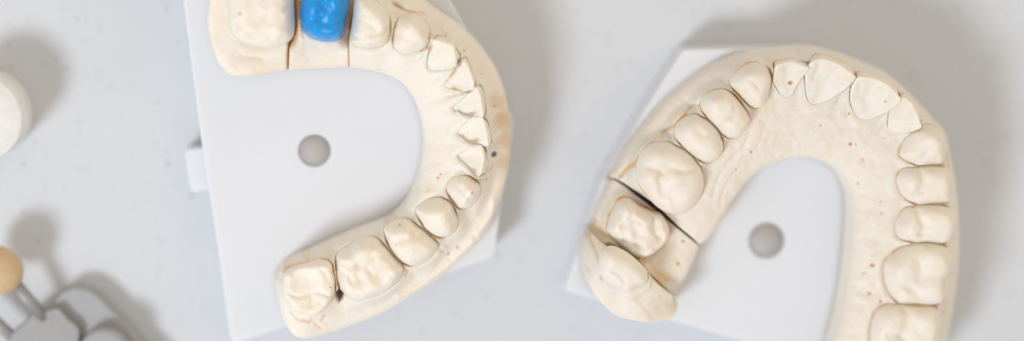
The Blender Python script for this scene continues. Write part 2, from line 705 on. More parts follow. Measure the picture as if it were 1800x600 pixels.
    def extra(self):
        e = []
        for t in self.teeth:
            tg = np.roll(t.out, -1, 0) - np.roll(t.out, 1, 0)
            tg /= np.linalg.norm(tg, axis=1)[:, None]
            on = np.stack([tg[:, 1], -tg[:, 0]], 1)
            for k in (-0.12, 0.06, 0.2, 0.38, 0.65):
                q = t.out + on * k
                ok = np.ones(len(q), bool)
                for o in self.teeth:
                    if o is not t:
                        ok &= sdist(q, o.out) > -0.05
                e.append(q[ok])
        for l, _, s, _ in self.grooves:
            tg = np.gradient(l, axis=0)
            tg /= np.linalg.norm(tg, axis=1)[:, None]
            on = np.stack([tg[:, 1], -tg[:, 0]], 1)
            for k in (-0.35, -0.15, 0, 0.15, 0.35):
                e.append(l + on * k)
        for c, r, _, _ in self.pits:
            for k in (0.0, 0.45, 0.75, 1.05):
                for i in range(12 if k else 1):
                    an = i * math.pi / 6
                    e.append((c + k * r * np.array([math.cos(an), math.sin(an)]))[None])
        for c, r, _, _ in self.blots:
            for k in (0.0, 0.3, 0.6, 0.9):
                for i in range(14 if k else 1):
                    an = i * math.pi / 7
                    e.append((c + k * r * np.array([math.cos(an), math.sin(an)]))[None])
        E = np.vstack(e)
        # drop near-duplicates
        seen, keep = set(), []
        for i, (x, y) in enumerate(E):
            key = (int(x / 0.1), int(y / 0.1))
            if key not in seen:
                seen.add(key); keep.append(i)
        return E[keep]

    def piece(self, name, outline, teeth, sp=0.36, flare=0.3):
        c = outline.mean(0)
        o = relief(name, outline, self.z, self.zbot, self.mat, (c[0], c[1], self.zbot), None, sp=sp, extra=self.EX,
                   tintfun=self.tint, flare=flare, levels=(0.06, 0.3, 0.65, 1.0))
        for t in teeth:
            t.build(o, t.zm - 1.8)
        return o


def pieces(*parts):
    """(pixel polyline, level) pieces joined into one outline; each piece is smoothed on its own"""
    out = []
    for pts, z in parts:
        out.append(spline(U(pts, z), 0.32))
    P = np.vstack(out)
    keep = [0]
    for i in range(1, len(P)):
        if np.linalg.norm(P[i] - P[keep[-1]]) > 0.12:
            keep.append(i)
    P = P[keep]
    if np.linalg.norm(P[0] - P[-1]) < 0.12:
        P = P[:-1]
    return P


PT = 10.0            # top of the mounting plates
ZB = PT + 0.02

# ================================================================== RIGHT CAST
ZM = 21.5


def RT(kind, pts, h, **k):
    return Tooth(kind, pts, ZM, h, **k)


r1 = RT('molar', [(1120,300),(1124,280),(1135,263),(1152,254),(1175,253),(1195,259),(1212,270),(1225,285),(1233,300),(1237,320),(1236,332),(1228,352),(1215,366),(1198,374),(1180,376),(1160,366),(1145,352),(1132,335),(1122,318)], 4.4, R=3.2,
        cusps=[(1157,275,.7,1.6),(1140,315,.8,1.6),(1190,315,.9,1.8),(1208,345,.5,1.5),(1180,285,.3,1.6)],
        fiss=[([(1165,345),(1160,315),(1168,300),(1178,296),(1200,302),(1222,300)],.55,.6),([(1140,295),(1155,300),(1165,305)],.4,.5),([(1190,372),(1180,350),(1165,335)],.3,.7)])
r2 = RT('premolar', [(1187,232),(1192,220),(1205,208),(1222,203),(1240,208),(1255,220),(1266,235),(1271,252),(1270,268),(1262,279),(1245,286),(1230,283),(1215,273),(1200,260),(1190,247)], 4.6, R=2.9,
        cusps=[(1208,228,.4,1.5),(1245,262,.4,1.6)], fiss=[([(1228,232),(1238,240),(1250,238)],.3,.6)])
r3 = RT('premolar', [(1234,190),(1235,178),(1243,167),(1258,161),(1275,159),(1292,168),(1305,185),(1315,202),(1318,213),(1312,227),(1300,240),(1285,243),(1270,238),(1258,225),(1245,212),(1237,200)], 4.8, R=2.6,
        cusps=[(1258,182,.5,1.5),(1290,218,.3,1.4)], fiss=[([(1262,208),(1275,210),(1288,202),(1292,188)],.5,.5)])
r4 = RT('canine', [(1285,148),(1290,133),(1305,120),(1325,112),(1343,115),(1353,125),(1357,140),(1355,152),(1350,170),(1343,185),(1335,190),(1322,188),(1308,178),(1298,168),(1288,156)], 4.8, R=2.8,
        cusps=[(1318,135,.8,1.7)], fiss=[([(1315,140),(1325,146),(1335,158)],.3,.35)])
r5 = RT('incisor', [(1359,135),(1360,115),(1370,108),(1392,104),(1408,110),(1420,110),(1418,122),(1408,135),(1400,150),(1393,165),(1385,171),(1375,168),(1366,155),(1360,145)], 4.2,
        ridge=[(1368,115),(1390,110),(1408,115)], pits=[(1395,148,5,.7)], cusps=[(1383,160,.35,1.0),(1405,125,.3,.9)], fiss=[([(1378,116),(1384,125)],.3,.3),([(1385,122),(1384,145)],.35,1.0)], web=3.0, ms=1.0, dip=0.3, reach=0.3, rough=0.25)
r6 = RT('incisor', [(1414,130),(1420,112),(1430,102),(1445,98),(1458,101),(1480,110),(1500,122),(1500,132),(1488,150),(1470,165),(1450,178),(1438,183),(1428,182),(1420,170),(1416,150)], 4.4,
        ridge=[(1428,110),(1446,105),(1475,115),(1494,128)], cusps=[(1432,168,.4,1.3),(1424,140,.3,1.0),(1485,138,.3,1.2)], fiss=[([(1440,116),(1433,140)],.35,.6),([(1468,122),(1452,148)],.35,1.3)], web=3.0, ms=1.0, dip=0.3, reach=0.3, rough=0.25)
r7 = RT('incisor', [(1494,160),(1496,148),(1505,132),(1515,127),(1540,133),(1560,142),(1575,155),(1579,165),(1575,178),(1565,190),(1545,202),(1525,210),(1510,206),(1500,190),(1495,175)], 4.4,
        ridge=[(1512,136),(1535,140),(1558,149),(1572,162)], pits=[(1559,180,3.5,.15)], cusps=[(1520,192,.4,1.3),(1503,160,.3,1.0),(1560,180,.25,1.2)], fiss=[([(1535,148),(1528,172)],.4,1.3),([(1512,148),(1512,165)],.2,.6)], web=3.0, ms=1.0, dip=0.3, reach=0.3, rough=0.25)
r8 = RT('incisor', [(1563,205),(1565,190),(1575,175),(1588,165),(1600,172),(1612,185),(1619,202),(1617,218),(1605,228),(1590,233),(1575,234),(1565,228)], 4.0,
        ridge=[(1588,173),(1603,184),(1612,203)], cusps=[(1578,218,.35,1.2)], fiss=[([(1592,185),(1588,205)],.3,1.0),([(1606,190),(1600,205)],.2,.5)], web=3.0, ms=1.0, dip=0.3, reach=0.3, rough=0.25)
r9 = RT('canine', [(1584,270),(1588,258),(1597,240),(1605,228),(1620,221),(1640,223),(1655,232),(1662,245),(1663,265),(1660,283),(1650,290),(1635,290),(1612,292),(1597,284),(1587,277)], 4.6, R=2.8,
        cusps=[(1642,245,.7,1.8)], fiss=[([(1612,290),(1622,278),(1628,272)],.5,.7),([(1652,228),(1650,245)],.25,.5)])
r10 = RT('premolar', [(1580,320),(1582,308),(1592,298),(1610,293),(1640,291),(1660,293),(1670,305),(1673,325),(1670,345),(1665,356),(1640,358),(1613,360),(1597,352),(1585,338)], 4.4, R=2.4,
        cusps=[(1600,325,.5,1.6),(1655,322,.6,1.7)], fiss=[([(1620,300),(1623,318),(1618,335),(1608,348)],.75,.8),([(1608,342),(1622,338)],.3,.3)])
r11 = RT('premolar', [(1577,398),(1582,385),(1592,370),(1608,361),(1640,359),(1663,362),(1675,374),(1680,390),(1677,408),(1668,422),(1655,429),(1630,426),(1608,427),(1585,420),(1579,410)], 4.4, R=2.4,
        cusps=[(1598,396,.5,1.6),(1655,392,.6,1.8)], fiss=[([(1614,370),(1618,385),(1625,400),(1622,413)],.75,.8),([(1618,413),(1635,416)],.4,.5)])
r12 = RT('molar', [(1557,485),(1558,465),(1568,452),(1590,436),(1605,428),(1630,427),(1655,430),(1667,440),(1673,460),(1671,475),(1664,490),(1663,515),(1655,530),(1640,536),(1610,534),(1580,533),(1570,520),(1562,505)], 4.4, R=2.6,
        cusps=[(1590,475,.7,2.0),(1650,460,.7,1.9),(1642,512,.7,1.7),(1580,520,.4,1.3)], fiss=[([(1615,440),(1614,460),(1620,478),(1615,492)],.5,1.0),([(1572,498),(1590,503),(1608,515),(1618,530)],.5,.9),([(1620,492),(1640,490),(1662,490)],.22,.9)])
r13 = RT('molar', [(1533,590),(1537,565),(1545,548),(1560,538),(1580,534),(1610,537),(1640,538),(1648,548),(1652,565),(1650,590),(1645,620),(1620,640),(1570,640),(1540,620)], 4.2, R=2.6,
        cusps=[(1565,575,.6,1.8),(1630,568,.6,1.7),(1630,612,.6,1.7)], fiss=[([(1590,545),(1598,560),(1592,580),(1585,595)],.8,.9),([(1562,590),(1585,595),(1605,615)],.6,.8)])
rs = RT('molar', [(1070,405),(1072,388),(1080,368),(1092,353),(1108,352),(1125,363),(1145,372),(1160,376),(1168,385),(1175,400),(1175,415),(1168,428),(1155,440),(1140,450),(1125,453),(1110,448),(1095,435),(1080,420)], 5.0, R=1.8, lift=-2.2,
        cusps=[(1098,370,1.0,1.3),(1082,402,.5,1.4),(1140,440,.8,1.4),(1166,410,.5,1.1),(1120,395,.5,1.6)],
        fiss=[([(1128,372),(1146,382),(1152,405),(1158,416)],1.5,.8),([(1083,372),(1090,378)],.9,.7),([(1098,425),(1115,432),(1128,437)],1.1,.8),([(1095,398),(1110,388),(1125,390)],.5,.6),([(1130,418),(1118,410)],.4,.7)],
        rough=0.8, label='rough molar stump trimmed down for a crown')
re_ = RT('molar', [(1055,465),(1058,450),(1066,440),(1080,437),(1100,445),(1120,460),(1135,475),(1140,490),(1136,502),(1122,508),(1105,515),(1085,508),(1065,495),(1056,480)], 2.6, R=2.4, lift=3.4,
        fiss=[([(1075,478),(1090,485),(1098,497)],.35,.4),([(1110,512),(1122,505),(1134,502)],.3,.5)], cusps=[(1075,460,.3,1.6)],
        label='low worn rear molar with a flat cut side', ms=0.05, edge=-0.6)

R_OUT = [(1025,462),(1025,440),(1031,420),(1040,398),(1048,380),(1058,358),(1072,328),(1085,300),(1100,270),(1122,238),(1150,205),(1180,172),(1215,145),(1250,122),(1290,103),(1330,92),(1370,86),(1410,83),(1440,86),(1480,97),(1520,112),(1560,130),(1590,155),(1620,185),(1640,208),(1660,230),(1668,260),(1674,290),(1680,320),(1684,360),(1686,400),(1686,440),(1684,480),(1679,520),(1672,560),(1664,600),(1652,645)]
R_IN = [(1186,528),(1200,500),(1212,478),(1222,456),(1231,434),(1242,422),(1252,408),(1265,388),(1280,362),(1295,340),(1315,315),(1340,295),(1370,282),(1400,276),(1430,278),(1455,287),(1475,302),(1490,325),(1497,350),(1498,380),(1495,430),(1490,480),(1482,530),(1473,570),(1465,600),(1455,645)]
ZO_R, ZI_R = 15.5, 19.0
ro = spline(U(R_OUT, 14.5), 0.32)
ri = spline(U(R_IN, 17.0), 0.32)

right = Cast([r1, r2, r3, r4, r5, r6, r7, r8, r9, r10, r11, r12, r13, rs, re_], ro, ri, ZM, ZO_R, ZI_R, ZB,
    grooves=[([(1092,312),(1110,287),(1128,263),(1145,245),(1160,237),(1178,218),(1200,198),(1215,185),(1232,174),(1250,160)], 17.5, .9, .32, .75),
             ([(1046,378),(1062,345),(1076,322)], 17, .5, .3, .3),
             ([(1250,345),(1262,310),(1282,280),(1300,262)], 20, .25, .35, .05), ([(1265,350),(1278,320),(1300,292)], 20, .25, .3, .08),
             ([(1305,262),(1315,235),(1328,205)], 21, .3, .35, .05), ([(1330,262),(1338,238),(1352,205)], 21, .2, .35, 0),
             ([(1487,205),(1488,180),(1495,158)], 21, .25, .25, .12), ([(1470,180),(1482,165),(1494,150)], 21, .2, .25, .12),
             ([(1545,232),(1556,215),(1562,205)], 21, .2, .25, .1),
             ([(1508,372),(1530,366),(1550,355),(1562,345)], 20, .22, .5, .05), ([(1512,345),(1530,338),(1555,336)], 20, .18, .5, .05),
             ([(1540,425),(1555,405),(1575,378)], 21, .2, .5, .03), ([(1515,480),(1530,455),(1545,440)], 20, .2, .45, .05),
             ([(1663,270),(1664,285),(1668,298)], 17.5, .5, .3, .7),
             ([(1040,420),(1046,440),(1051,462),(1054,486)], 20, .9, .4, .7)],
    pits=[(1497,254,4,.5,.7),(1520,282,4.5,.4,.25),(1322,268,2.5,.4,.7),(1535,467,4.5,.5,.75),(1530,517,3,.4,.7),(1548,530,3.4,.4,.75),(1512,325,2.6,.3,.5),(1493,200,2.8,.3,.6),(1572,443,2.5,.3,.6),(1444,221,1.8,.3,.6),(1556,243,1.6,.2,.5),(1550,356,2,.3,.5),(1550,376,2,.3,.6),(1521,482,2,.3,.5),(1534,450,1.8,.2,.5),(1262,241,2,.2,.5),(1296,300,2,.3,.6),(1593,287,1.6,.2,.6),(1206,429,3,.4,.5),(1196,468,3.2,.4,.7),(1055,399,2.5,.3,.7),(1506,255,1.8,.2,.5),(1568,527,2,.2,.5)],
    blots=[(1659,549,19,5,.9,BROWN),(1661,538,19,3,.8,BROWN),(1664,290,18,4,.7,OCHRE),(1573,182,22,2.2,.7,BLUEGREY),(1412,140,22,2.2,.35,np.array([.5,.52,.6])),(1100,298,19,2.6,.35,np.array([.5,.52,.6])),(1110,284,19,2.0,.35,np.array([.5,.52,.6]))],
    seed=1, rug=0.2, high=[(1050, 500, 110, 2.5)], land=[(1190, 195, 130), (1110, 290, 110), (1055, 370, 60)])

# the two sawn dies: the middle one is trimmed lower, the rear one stands higher
K1a = [(1076,325),(1090,327),(1115,343),(1140,362),(1162,379),(1186,399),(1211,419),(1230,436)]      # lower lip of the first cut
K1b = [(1079,319),(1092,322),(1117.5,336.5),(1142.5,352.3),(1164.5,370),(1188.5,393.8),(1212.2,414),(1234,432)]      # upper lip
K2a = [(1039,412),(1068,430),(1096,447),(1122,462),(1148,486),(1168,505),(1188,522)]                 # middle die, lower lip
K2b = [(1038,415),(1066,433),(1092,448),(1118,461),(1136,476),(1148,491),(1166,509),(1184,523)]      # rear die
k1 = spline(U(K1a, 20), 0.3)
k2 = spline(U(K2a, 20), 0.3)
S_OUT = pieces((K1a, 20.5), ([(1230,436),(1222,456),(1212,478),(1200,500),(1189,521)], 17.5), (K2a[::-1], 19), ([(1039,410),(1048,386),(1058,360),(1074,327)], 14.5))
E_OUT = pieces((K2b, 21.5), ([(1187,528),(1180,542),(1165,551),(1140,553),(1110,549),(1080,542),(1060,530),(1042,510),(1030,488),(1025,462),(1026,440),(1031,422),(1036,416)], 15))
R_MAIN = pieces((K1b[::-1], 20.5), (R_OUT[7:], 14.5), ([(1640,660),(1560,668),(1470,660)], 15), (R_IN[5:][::-1], 17.0))
right.EX = right.extra()


def mod_mid(P, z):
    q = pdist(P, k2)
    return z - 1.6 - 1.8 * np.exp(-(q / 2.2) ** 2)


facet = U([(1143, 470), (1137, 501), (1108, 518), (1126, 537), (1150, 570), (1260, 570), (1260, 460)], 20)


def mod_rear(P, z):
    f = sstep(0.15, -0.3, sdist(P, facet))
    side = np.maximum(pdist(P, k2), 0)
    near = np.exp(-(np.linalg.norm(P - U([(1132, 500)], 20)[0], axis=1) / 3.0) ** 2)
    return z - f * (0.15 + 0.7 * near)


right.mod = None
cast_r = right.piece('dental_cast', R_MAIN, [r1, r2, r3, r4, r5, r6, r7, r8, r9, r10, r11, r12, r13])
tag(cast_r, 'cream plaster upper arch with palate ridges and thirteen teeth, on the right plate', 'dental cast')
right.mod = mod_mid
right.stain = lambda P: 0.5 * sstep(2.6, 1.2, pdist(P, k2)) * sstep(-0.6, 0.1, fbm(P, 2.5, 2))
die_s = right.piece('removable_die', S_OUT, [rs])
tag(die_s, 'cream plaster die holding a rough trimmed stump, between two saw cuts', 'dental die')
right.mod = mod_rear
right.stain = None
die_e = right.piece('removable_die', E_OUT, [re_])
tag(die_e, 'rounded cream plaster end piece with a worn low molar, tip of the right arch', 'dental die')

# ================================================================== LEFT CAST
ZL = 20.8


def LT(kind, pts, h, **k):
    k.setdefault('mat', M_TOOTH2)
    return Tooth(kind, pts, ZL, h, **k)


la = LT('molar', [(404,-20),(403,20),(406,48),(418,68),(440,79),(470,84),(497,78),(512,66),(516,45),(515,15),(512,-10),(500,-34),(455,-44),(418,-38)], 4.3, R=3.6, ms=0.15, edge=-0.4, rough=0.4,
        cusps=[(425,25,.5,1.5),(480,22,.5,1.6),(500,62,.4,1.2),(425,58,.4,1.3)], fiss=[([(415,45),(432,58),(448,70)],.5,.8),([(440,40),(465,36),(490,30)],.35,1.0),([(500,20),(508,14)],.5,.4),([(492,70),(498,66)],.4,.4)],
        pits=[(422,24,3.5,.4)])
l1 = LT('premolar', [(626,-4),(621,30),(617,62),(619,76),(635,84),(655,85),(675,79),(685,68),(688,50),(685,33),(677,18),(660,4),(643,-4)], 4.8, R=2.4, rough=0.3,
        cusps=[(640,35,.4,1.3),(668,38,.4,1.4)], fiss=[([(622,66),(640,71),(655,64),(672,60),(680,54)],.8,.35),([(635,36),(650,45),(662,52)],.35,.6)], pits=[(640,28,1.6,.2),(660,28,1.5,.2)], ms=0.55, edge=-0.35, p=0.78)
l2 = LT('premolar', [(690,60),(696,40),(708,29),(728,26),(745,36),(755,53),(758,68),(753,82),(738,92),(715,96),(697,88),(690,76)], 4.8, R=2.8,
        cusps=[(722,45,.4,1.4)], fiss=[([(702,64),(715,72),(735,80)],.4,.7),([(708,42),(718,48)],.25,.25),([(742,54),(748,62)],.2,.25)], ms=0.55, edge=-0.35, p=0.78)
l3 = LT('canine', [(756,82),(761,69),(774,65),(786,70),(798,73),(801,86),(808,96),(810,103),(797,118),(775,124),(760,125),(752,118),(752,103)], 3.3,        ridge=[(770,73),(785,77),(796,82),(799,94)], ms=0.06, edge=-0.15, dip=0.05, web=0.45, rough=0.3, grow=1.07, reach=0.7)
l4 = LT('incisor', [(810,110),(815,102),(822,106),(828,122),(833,135),(836,147),(832,156),(820,160),(800,158),(784,152),(782,145),(790,135),(800,121)], 3.3, ridge=[(816,108),(823,122),(830,138),(832,148)])
l5 = LT('incisor', [(826,162),(836,152),(845,153),(850,170),(853,190),(852,202),(838,205),(818,203),(800,196),(797,189),(806,180),(818,169)], 3.3, ridge=[(839,157),(845,175),(848,198)], ms=0.06, edge=-0.15, dip=0.05, web=0.45, rough=0.3, grow=1.07, reach=0.7)
l6 = LT('incisor', [(828,208),(845,205),(854,211),(860,230),(863,248),(857,255),(845,254),(830,253),(815,247),(806,237),(810,227),(818,217)], 3.3, ridge=[(849,211),(854,230),(857,249)], pits=[(850,207,2,.2)], ms=0.06, edge=-0.15, dip=0.05, web=0.45, rough=0.3, grow=1.07, reach=0.7)
l7 = LT('incisor', [(834,257),(850,257),(855,272),(857,292),(851,305),(839,309),(829,303),(820,292),(806,279),(808,272),(820,264)], 3.3, ridge=[(847,262),(850,278),(846,297)], ms=0.06, edge=-0.15, dip=0.05, web=0.45, rough=0.3, grow=1.07, reach=0.7)
l8 = LT('canine', [(786,334),(793,319),(809,308),(827,309),(841,320),(844,341),(836,357),(821,367),(806,367),(796,357),(789,346)], 4.8, R=2.6, cusps=[(830,337,1.5,1.1),(815,352,.8,1.0),(805,322,.3,1.0)], fiss=[([(803,330),(812,336),(818,330)],.4,.5)], pits=[(830,338,3.4,.5)], ms=0.55, edge=-0.35, p=0.78, grow=1.06, rough=0.45)
l9 = LT('premolar', [(733,378),(732,368),(745,358),(765,351),(785,351),(797,361),(802,380),(803,398),(796,411),(780,418),(766,417),(753,409),(744,400),(738,389)], 5.0, R=2.8,
        cusps=[(778,378,.9,1.6),(750,375,.3,1.5)], fiss=[([(762,356),(775,360),(785,368)],.3,.4)], pits=[(777,382,1.6,.15)], ms=0.55, edge=-0.35, p=0.78, grow=1.06, rough=0.45)
l10 = LT('premolar', [(677,408),(682,400),(698,391),(715,388),(730,394),(743,402),(754,412),(765,422),(768,436),(760,450),(745,462),(727,468),(712,465),(700,457),(689,443),(681,428)], 4.8, R=2.7,
        cusps=[(718,405,.5,1.4),(722,440,.7,1.8)], fiss=[([(692,430),(710,422),(728,418),(745,418)],.6,.6),([(722,410),(730,412),(724,416)],.5,.25)], pits=[(703,399,2.6,.4),(696,430,1.4,.2)], ms=0.55, edge=-0.35, p=0.78, grow=1.06, rough=0.45)
l11 = LT('molar', [(588,465),(590,450),(600,440),(613,433),(628,422),(645,418),(663,420),(678,430),(690,445),(701,457),(711,468),(709,485),(698,501),(680,515),(655,526),(630,531),(612,525),(600,514),(592,500),(589,480)], 4.6, R=2.4, rough=0.35,
        cusps=[(638,438,.7,1.4),(665,438,.6,1.3),(607,460,.5,1.4),(612,500,.4,1.3),(650,505,.6,1.6),(690,480,.5,1.5)],
        fiss=[([(603,466),(618,471),(634,466),(648,462),(660,453),(674,453)],.5,.6),([(655,420),(656,432),(652,444)],.4,.5),([(630,468),(628,482),(634,497)],.45,.6),([(602,482),(612,487),(616,495)],.4,.6),([(644,470),(652,482)],.3,.5),([(676,470),(688,490)],.3,.8)], ms=0.55, edge=-0.35, p=0.78, grow=1.0)
l12 = LT('molar', [(496,492),(500,479),(516,469),(545,461),(568,458),(585,463),(588,478),(591,495),(590,512),(583,530),(572,545),(555,555),(535,553),(515,545),(501,525),(496,508)], 3.6, R=1.3,
        cusps=[(560,465,.6,1.2),(505,485,.5,1.0),(545,495,-.9,2.6),(520,492,-.8,1.8),(545,535,-.6,2.0)], fiss=[([(502,495),(505,513),(518,523),(535,523),(552,517),(568,518),(585,525)],.55,.35),([(548,524),(546,540)],.4,.4),([(562,470),(572,485),(580,498)],.35,.5),([(514,482),(522,470)],.4,.4)],
        pits=[(581,506,2,.3)], rough=0.35, label='hollowed rear molar with a stained trim line', grow=1.0)
lb = LT('crown_stump', [(545,-15),(540,8),(538,30),(542,52),(556,62),(575,65),(592,62),(598,48),(601,28),(603,10),(598,-12),(570,-22)], 3.0, lift=-0.8)

L_OUT = [(400,-85),(380,-45),(371,0),(367,35),(372,68),(379,90),(387,108),(397,120)]
L_OUT2 = [(635,-75),(690,-42),(730,-10),(750,5),(770,20),(800,40),(830,66),(855,98),(872,125),(884,155),(892,190),(897,230),(897,262),(893,300),(880,345),(860,395),(830,435),(795,470),(760,496),(720,520),(680,545),(640,562),(600,578),(565,589)]
L_END = [(565,589),(545,594),(525,591),(510,579),(498,555),(490,530),(484,503),(483,490),(490,478)]
L_IN = [(490,478),(505,464),(550,443),(600,420),(640,404),(665,395),(690,383),(708,366),(720,350),(732,325),(740,300),(745,270),(746,245),(742,215),(735,190),(722,165),(705,145),(680,132),(650,124),(614,119)]
L_IN2 = [(614,119),(560,120),(505,123),(470,127),(440,131),(418,130),(404,125)]
lo = np.vstack([spline(U(L_OUT[::-1], 15), 0.32), spline(U([(400,-85),(520,-95),(635,-75)], 15), 0.32), spline(U(L_OUT2, 14.5), 0.32), spline(U(L_END, 15.5), 0.32)])
li = np.vstack([spline(U(L_IN, 16), 0.32), spline(U(L_IN2, 16), 0.32)])
left = Cast([la, l1, l2, l3, l4, l5, l6, l7, l8, l9, l10, l11, l12, lb], lo, li, ZL, 16.3, 17.2, ZB,
    grooves=[([(690,5),(705,14),(722,20),(745,24)], 17, .8, .35, .6), ([(840,410),(862,380),(868,355)], 17, -.5, .5, 0), ([(700,520),(740,500),(790,462),(830,425)], 17, -.5, .5, 0), ([(705,515),(745,493),(792,456)], 17, .3, .4, .1),
             ([(512,550),(525,562),(545,567)], 20, .5, .35, .6), ([(548,558),(555,570),(565,580)], 19, .3, .3, .25), ([(566,565),(572,556)], 20, .3, .3, .4),
             ([(768,470),(775,458),(788,450)], 18, .2, .4, .1), ([(712,467),(716,478),(714,484)], 20, .4, .25, .5), ([(768,425),(775,440),(780,445)], 20, .35, .3, .3),
             ([(428,98),(445,100.5),(462,102)], 18.5, .25, .6, .3), ([(855,305),(862,298),(866,290)], 19, .4, .25, .4), ([(510,470),(550,452),(600,432),(640,418)], 17, .3, .4, .25)],
    pits=[(668,125,3,.25,.3),(607,441,3,.3,.5),(775,307,3,.3,.5),(770,313,2.4,.3,.5),(865,250,2,.3,.6),(816,90,2.6,.3,.6),(870,190,3,.3,.4),(790,451,4,.3,.5),(806,440,4,.3,.5),(530,457,3.5,.2,.4)],
    blots=[(867,270,18,8,1.0,BLUEGREY),(872,180,16.5,24,.4,OCHRE),(884,210,16,28,.6,OCHRE),(888,245,16,26,.5,OCHRE),(886,285,16,24,.4,OCHRE),(783,60,18,5,.45,np.array([.45,.46,.5])),(778,55,18,4,.45,np.array([.45,.46,.5])),
           (677,393,20,3,.7,BLUEGREY),(688,395,21,2.5,.85,BLUEGREY),(718,391,21,2.4,.6,BLUEGREY),(855,314,19,1.8,.7,BLUEGREY),(847,129,18,2.4,.5,BLUEGREY),(627,424,19,2,.6,BLUEGREY),(568,465,21,4,.7,BROWN),(578,464,21,3,.6,BLUEGREY),(597,508,20.5,11,.9,np.array([.16,.13,.32])),(600,497,21,6,.8,np.array([.2,.17,.36])),(540,447,16,9,.4,OCHRE),(503,470,17,7,.6,OCHRE),(735,335,20,8,.2,OCHRE),(752,335,20,5,.3,OCHRE)],
    seed=3, rug=0.1, land=[(800, 455, 130), (870, 350, 60), (690, 530, 90)], mat=M_GUM2, high=[(385, 50, 190, 4.6), (500, 560, 90, 2.2)])
left.EX = left.extra()
KAa = [(402,-86),(455,-95),(512,-95),(511,-40),(509,20),(507,75),(505.5,123)]
KB1 = [(506,123),(508,75),(513,20),(515,-40),(516,-95)]
KB2 = [(630,-80),(632,-60),(625,0),(617,40),(613,75),(613,119)]
KC1 = [(613.4,119),(613.4,75),(620,40),(628,0),(636,-60),(638,-78)]
hole = np.array([])


kab = spline(U([(510,20),(507.5,75),(505.7,123)], 20), 0.3)
kbc = spline(U([(617,40),(613.3,75),(613.3,119)], 20), 0.3)


def kerf(P, z):
    return z - 0.9 * np.exp(-(pdist(P, kab) / 0.22) ** 2) - 0.35 * np.exp(-(pdist(P, kbc) / 0.2) ** 2)


def kerf_stain(P):
    return np.maximum(0.95 * np.exp(-(pdist(P, kab) / 0.26) ** 2), 0.5 * np.exp(-(pdist(P, kbc) / 0.2) ** 2))


def mod_gap(P, z):
    z = kerf(P, z)
    c = U([(597, 519)], ZL)[0]
    q = np.linalg.norm((P - c) * np.array([1.15, 0.72]), axis=1) * (1 + 0.35 * fbm(P, 0.9, 3))
    return z - 6.0 * sstep(1.05, 0.7, q)


left.mod = mod_gap
left.stain = kerf_stain
C_OUT = pieces((L_IN, 16), (KC1, 20), (L_OUT2, 14.5), (L_END, 15.5))
cast_l = left.piece('dental_cast', C_OUT, [l1, l2, l3, l4, l5, l6, l7, l8, l9, l10, l11, l12])
tag(cast_l, 'cream plaster lower arch, narrow horseshoe of twelve teeth on the left plate', 'dental cast')
left.mod = kerf
left.stain = kerf_stain
A_OUT = pieces(([(503,123),(470,127),(440,131),(418,130),(404,125),(395,118)] + L_OUT[::-1][1:], 15.5), (KAa[:3], 18), (KAa[3:], 20))
die_a = left.piece('removable_die', A_OUT, [la])
tag(die_a, 'cream plaster end piece with one broad worn molar, beside the blue crown', 'dental die')


def mod_b(P, z):
    d = sdist(P, lb.out)
    kx = np.minimum(pdist(P, U(KB1, 20)), pdist(P, U(KB2, 20)))
    top = np.minimum(pdist(P, U([(505,123),(612,119)], 16)), 9)
    return kerf(P, z) - 3.2 * np.exp(-(kx / 1.6) ** 2) * sstep(3.2, 6.5, top)


left.mod = mod_b
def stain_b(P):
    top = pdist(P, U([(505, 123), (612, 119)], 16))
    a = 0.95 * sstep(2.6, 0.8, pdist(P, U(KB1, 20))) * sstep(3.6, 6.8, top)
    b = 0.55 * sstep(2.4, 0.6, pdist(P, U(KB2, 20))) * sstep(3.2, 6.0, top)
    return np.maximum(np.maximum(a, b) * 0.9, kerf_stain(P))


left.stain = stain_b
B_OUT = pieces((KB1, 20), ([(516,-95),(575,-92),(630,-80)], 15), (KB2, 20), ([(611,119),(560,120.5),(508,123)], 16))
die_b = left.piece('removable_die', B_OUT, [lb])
tag(die_b, 'smooth cream plaster die carrying the blue crown, between two fine saw lines', 'dental die')

crown = Tooth('wax_crown', [(541,-26),(532,-2),(528,22),(531,46),(539,61),(555,70),(575,74),(592,72),(602,65),(606,50),(608,33),(613,14),(611,-6),(600,-28),(570,-36)], 20.2, 5.2, R=2.9, mat=M_WAX, edge=0.1,
              cusps=[(548,8,.5,1.4),(590,2,.6,1.5),(588,52,.5,1.4),(549,52,.35,1.2),(551,24,.16,.45),(559,30,.18,.45),(563,20,.16,.4),(571,26,.2,.5),(578,14,.2,.5),(588,19,.2,.5),(584,28,.16,.4),(592,12,.14,.4),(557,44,.22,.5),(577,60,.15,.5),(548,62,.15,.4)],
              fiss=[([(562,-10),(566,12),(564,30),(574,42),(592,36)],.4,.8),([(564,30),(545,36)],.25,.6)])
cr = crown.build(None, 20.0)
tag(cr, 'glossy bright blue wax crown on a plaster die of the left arch', 'wax crown')

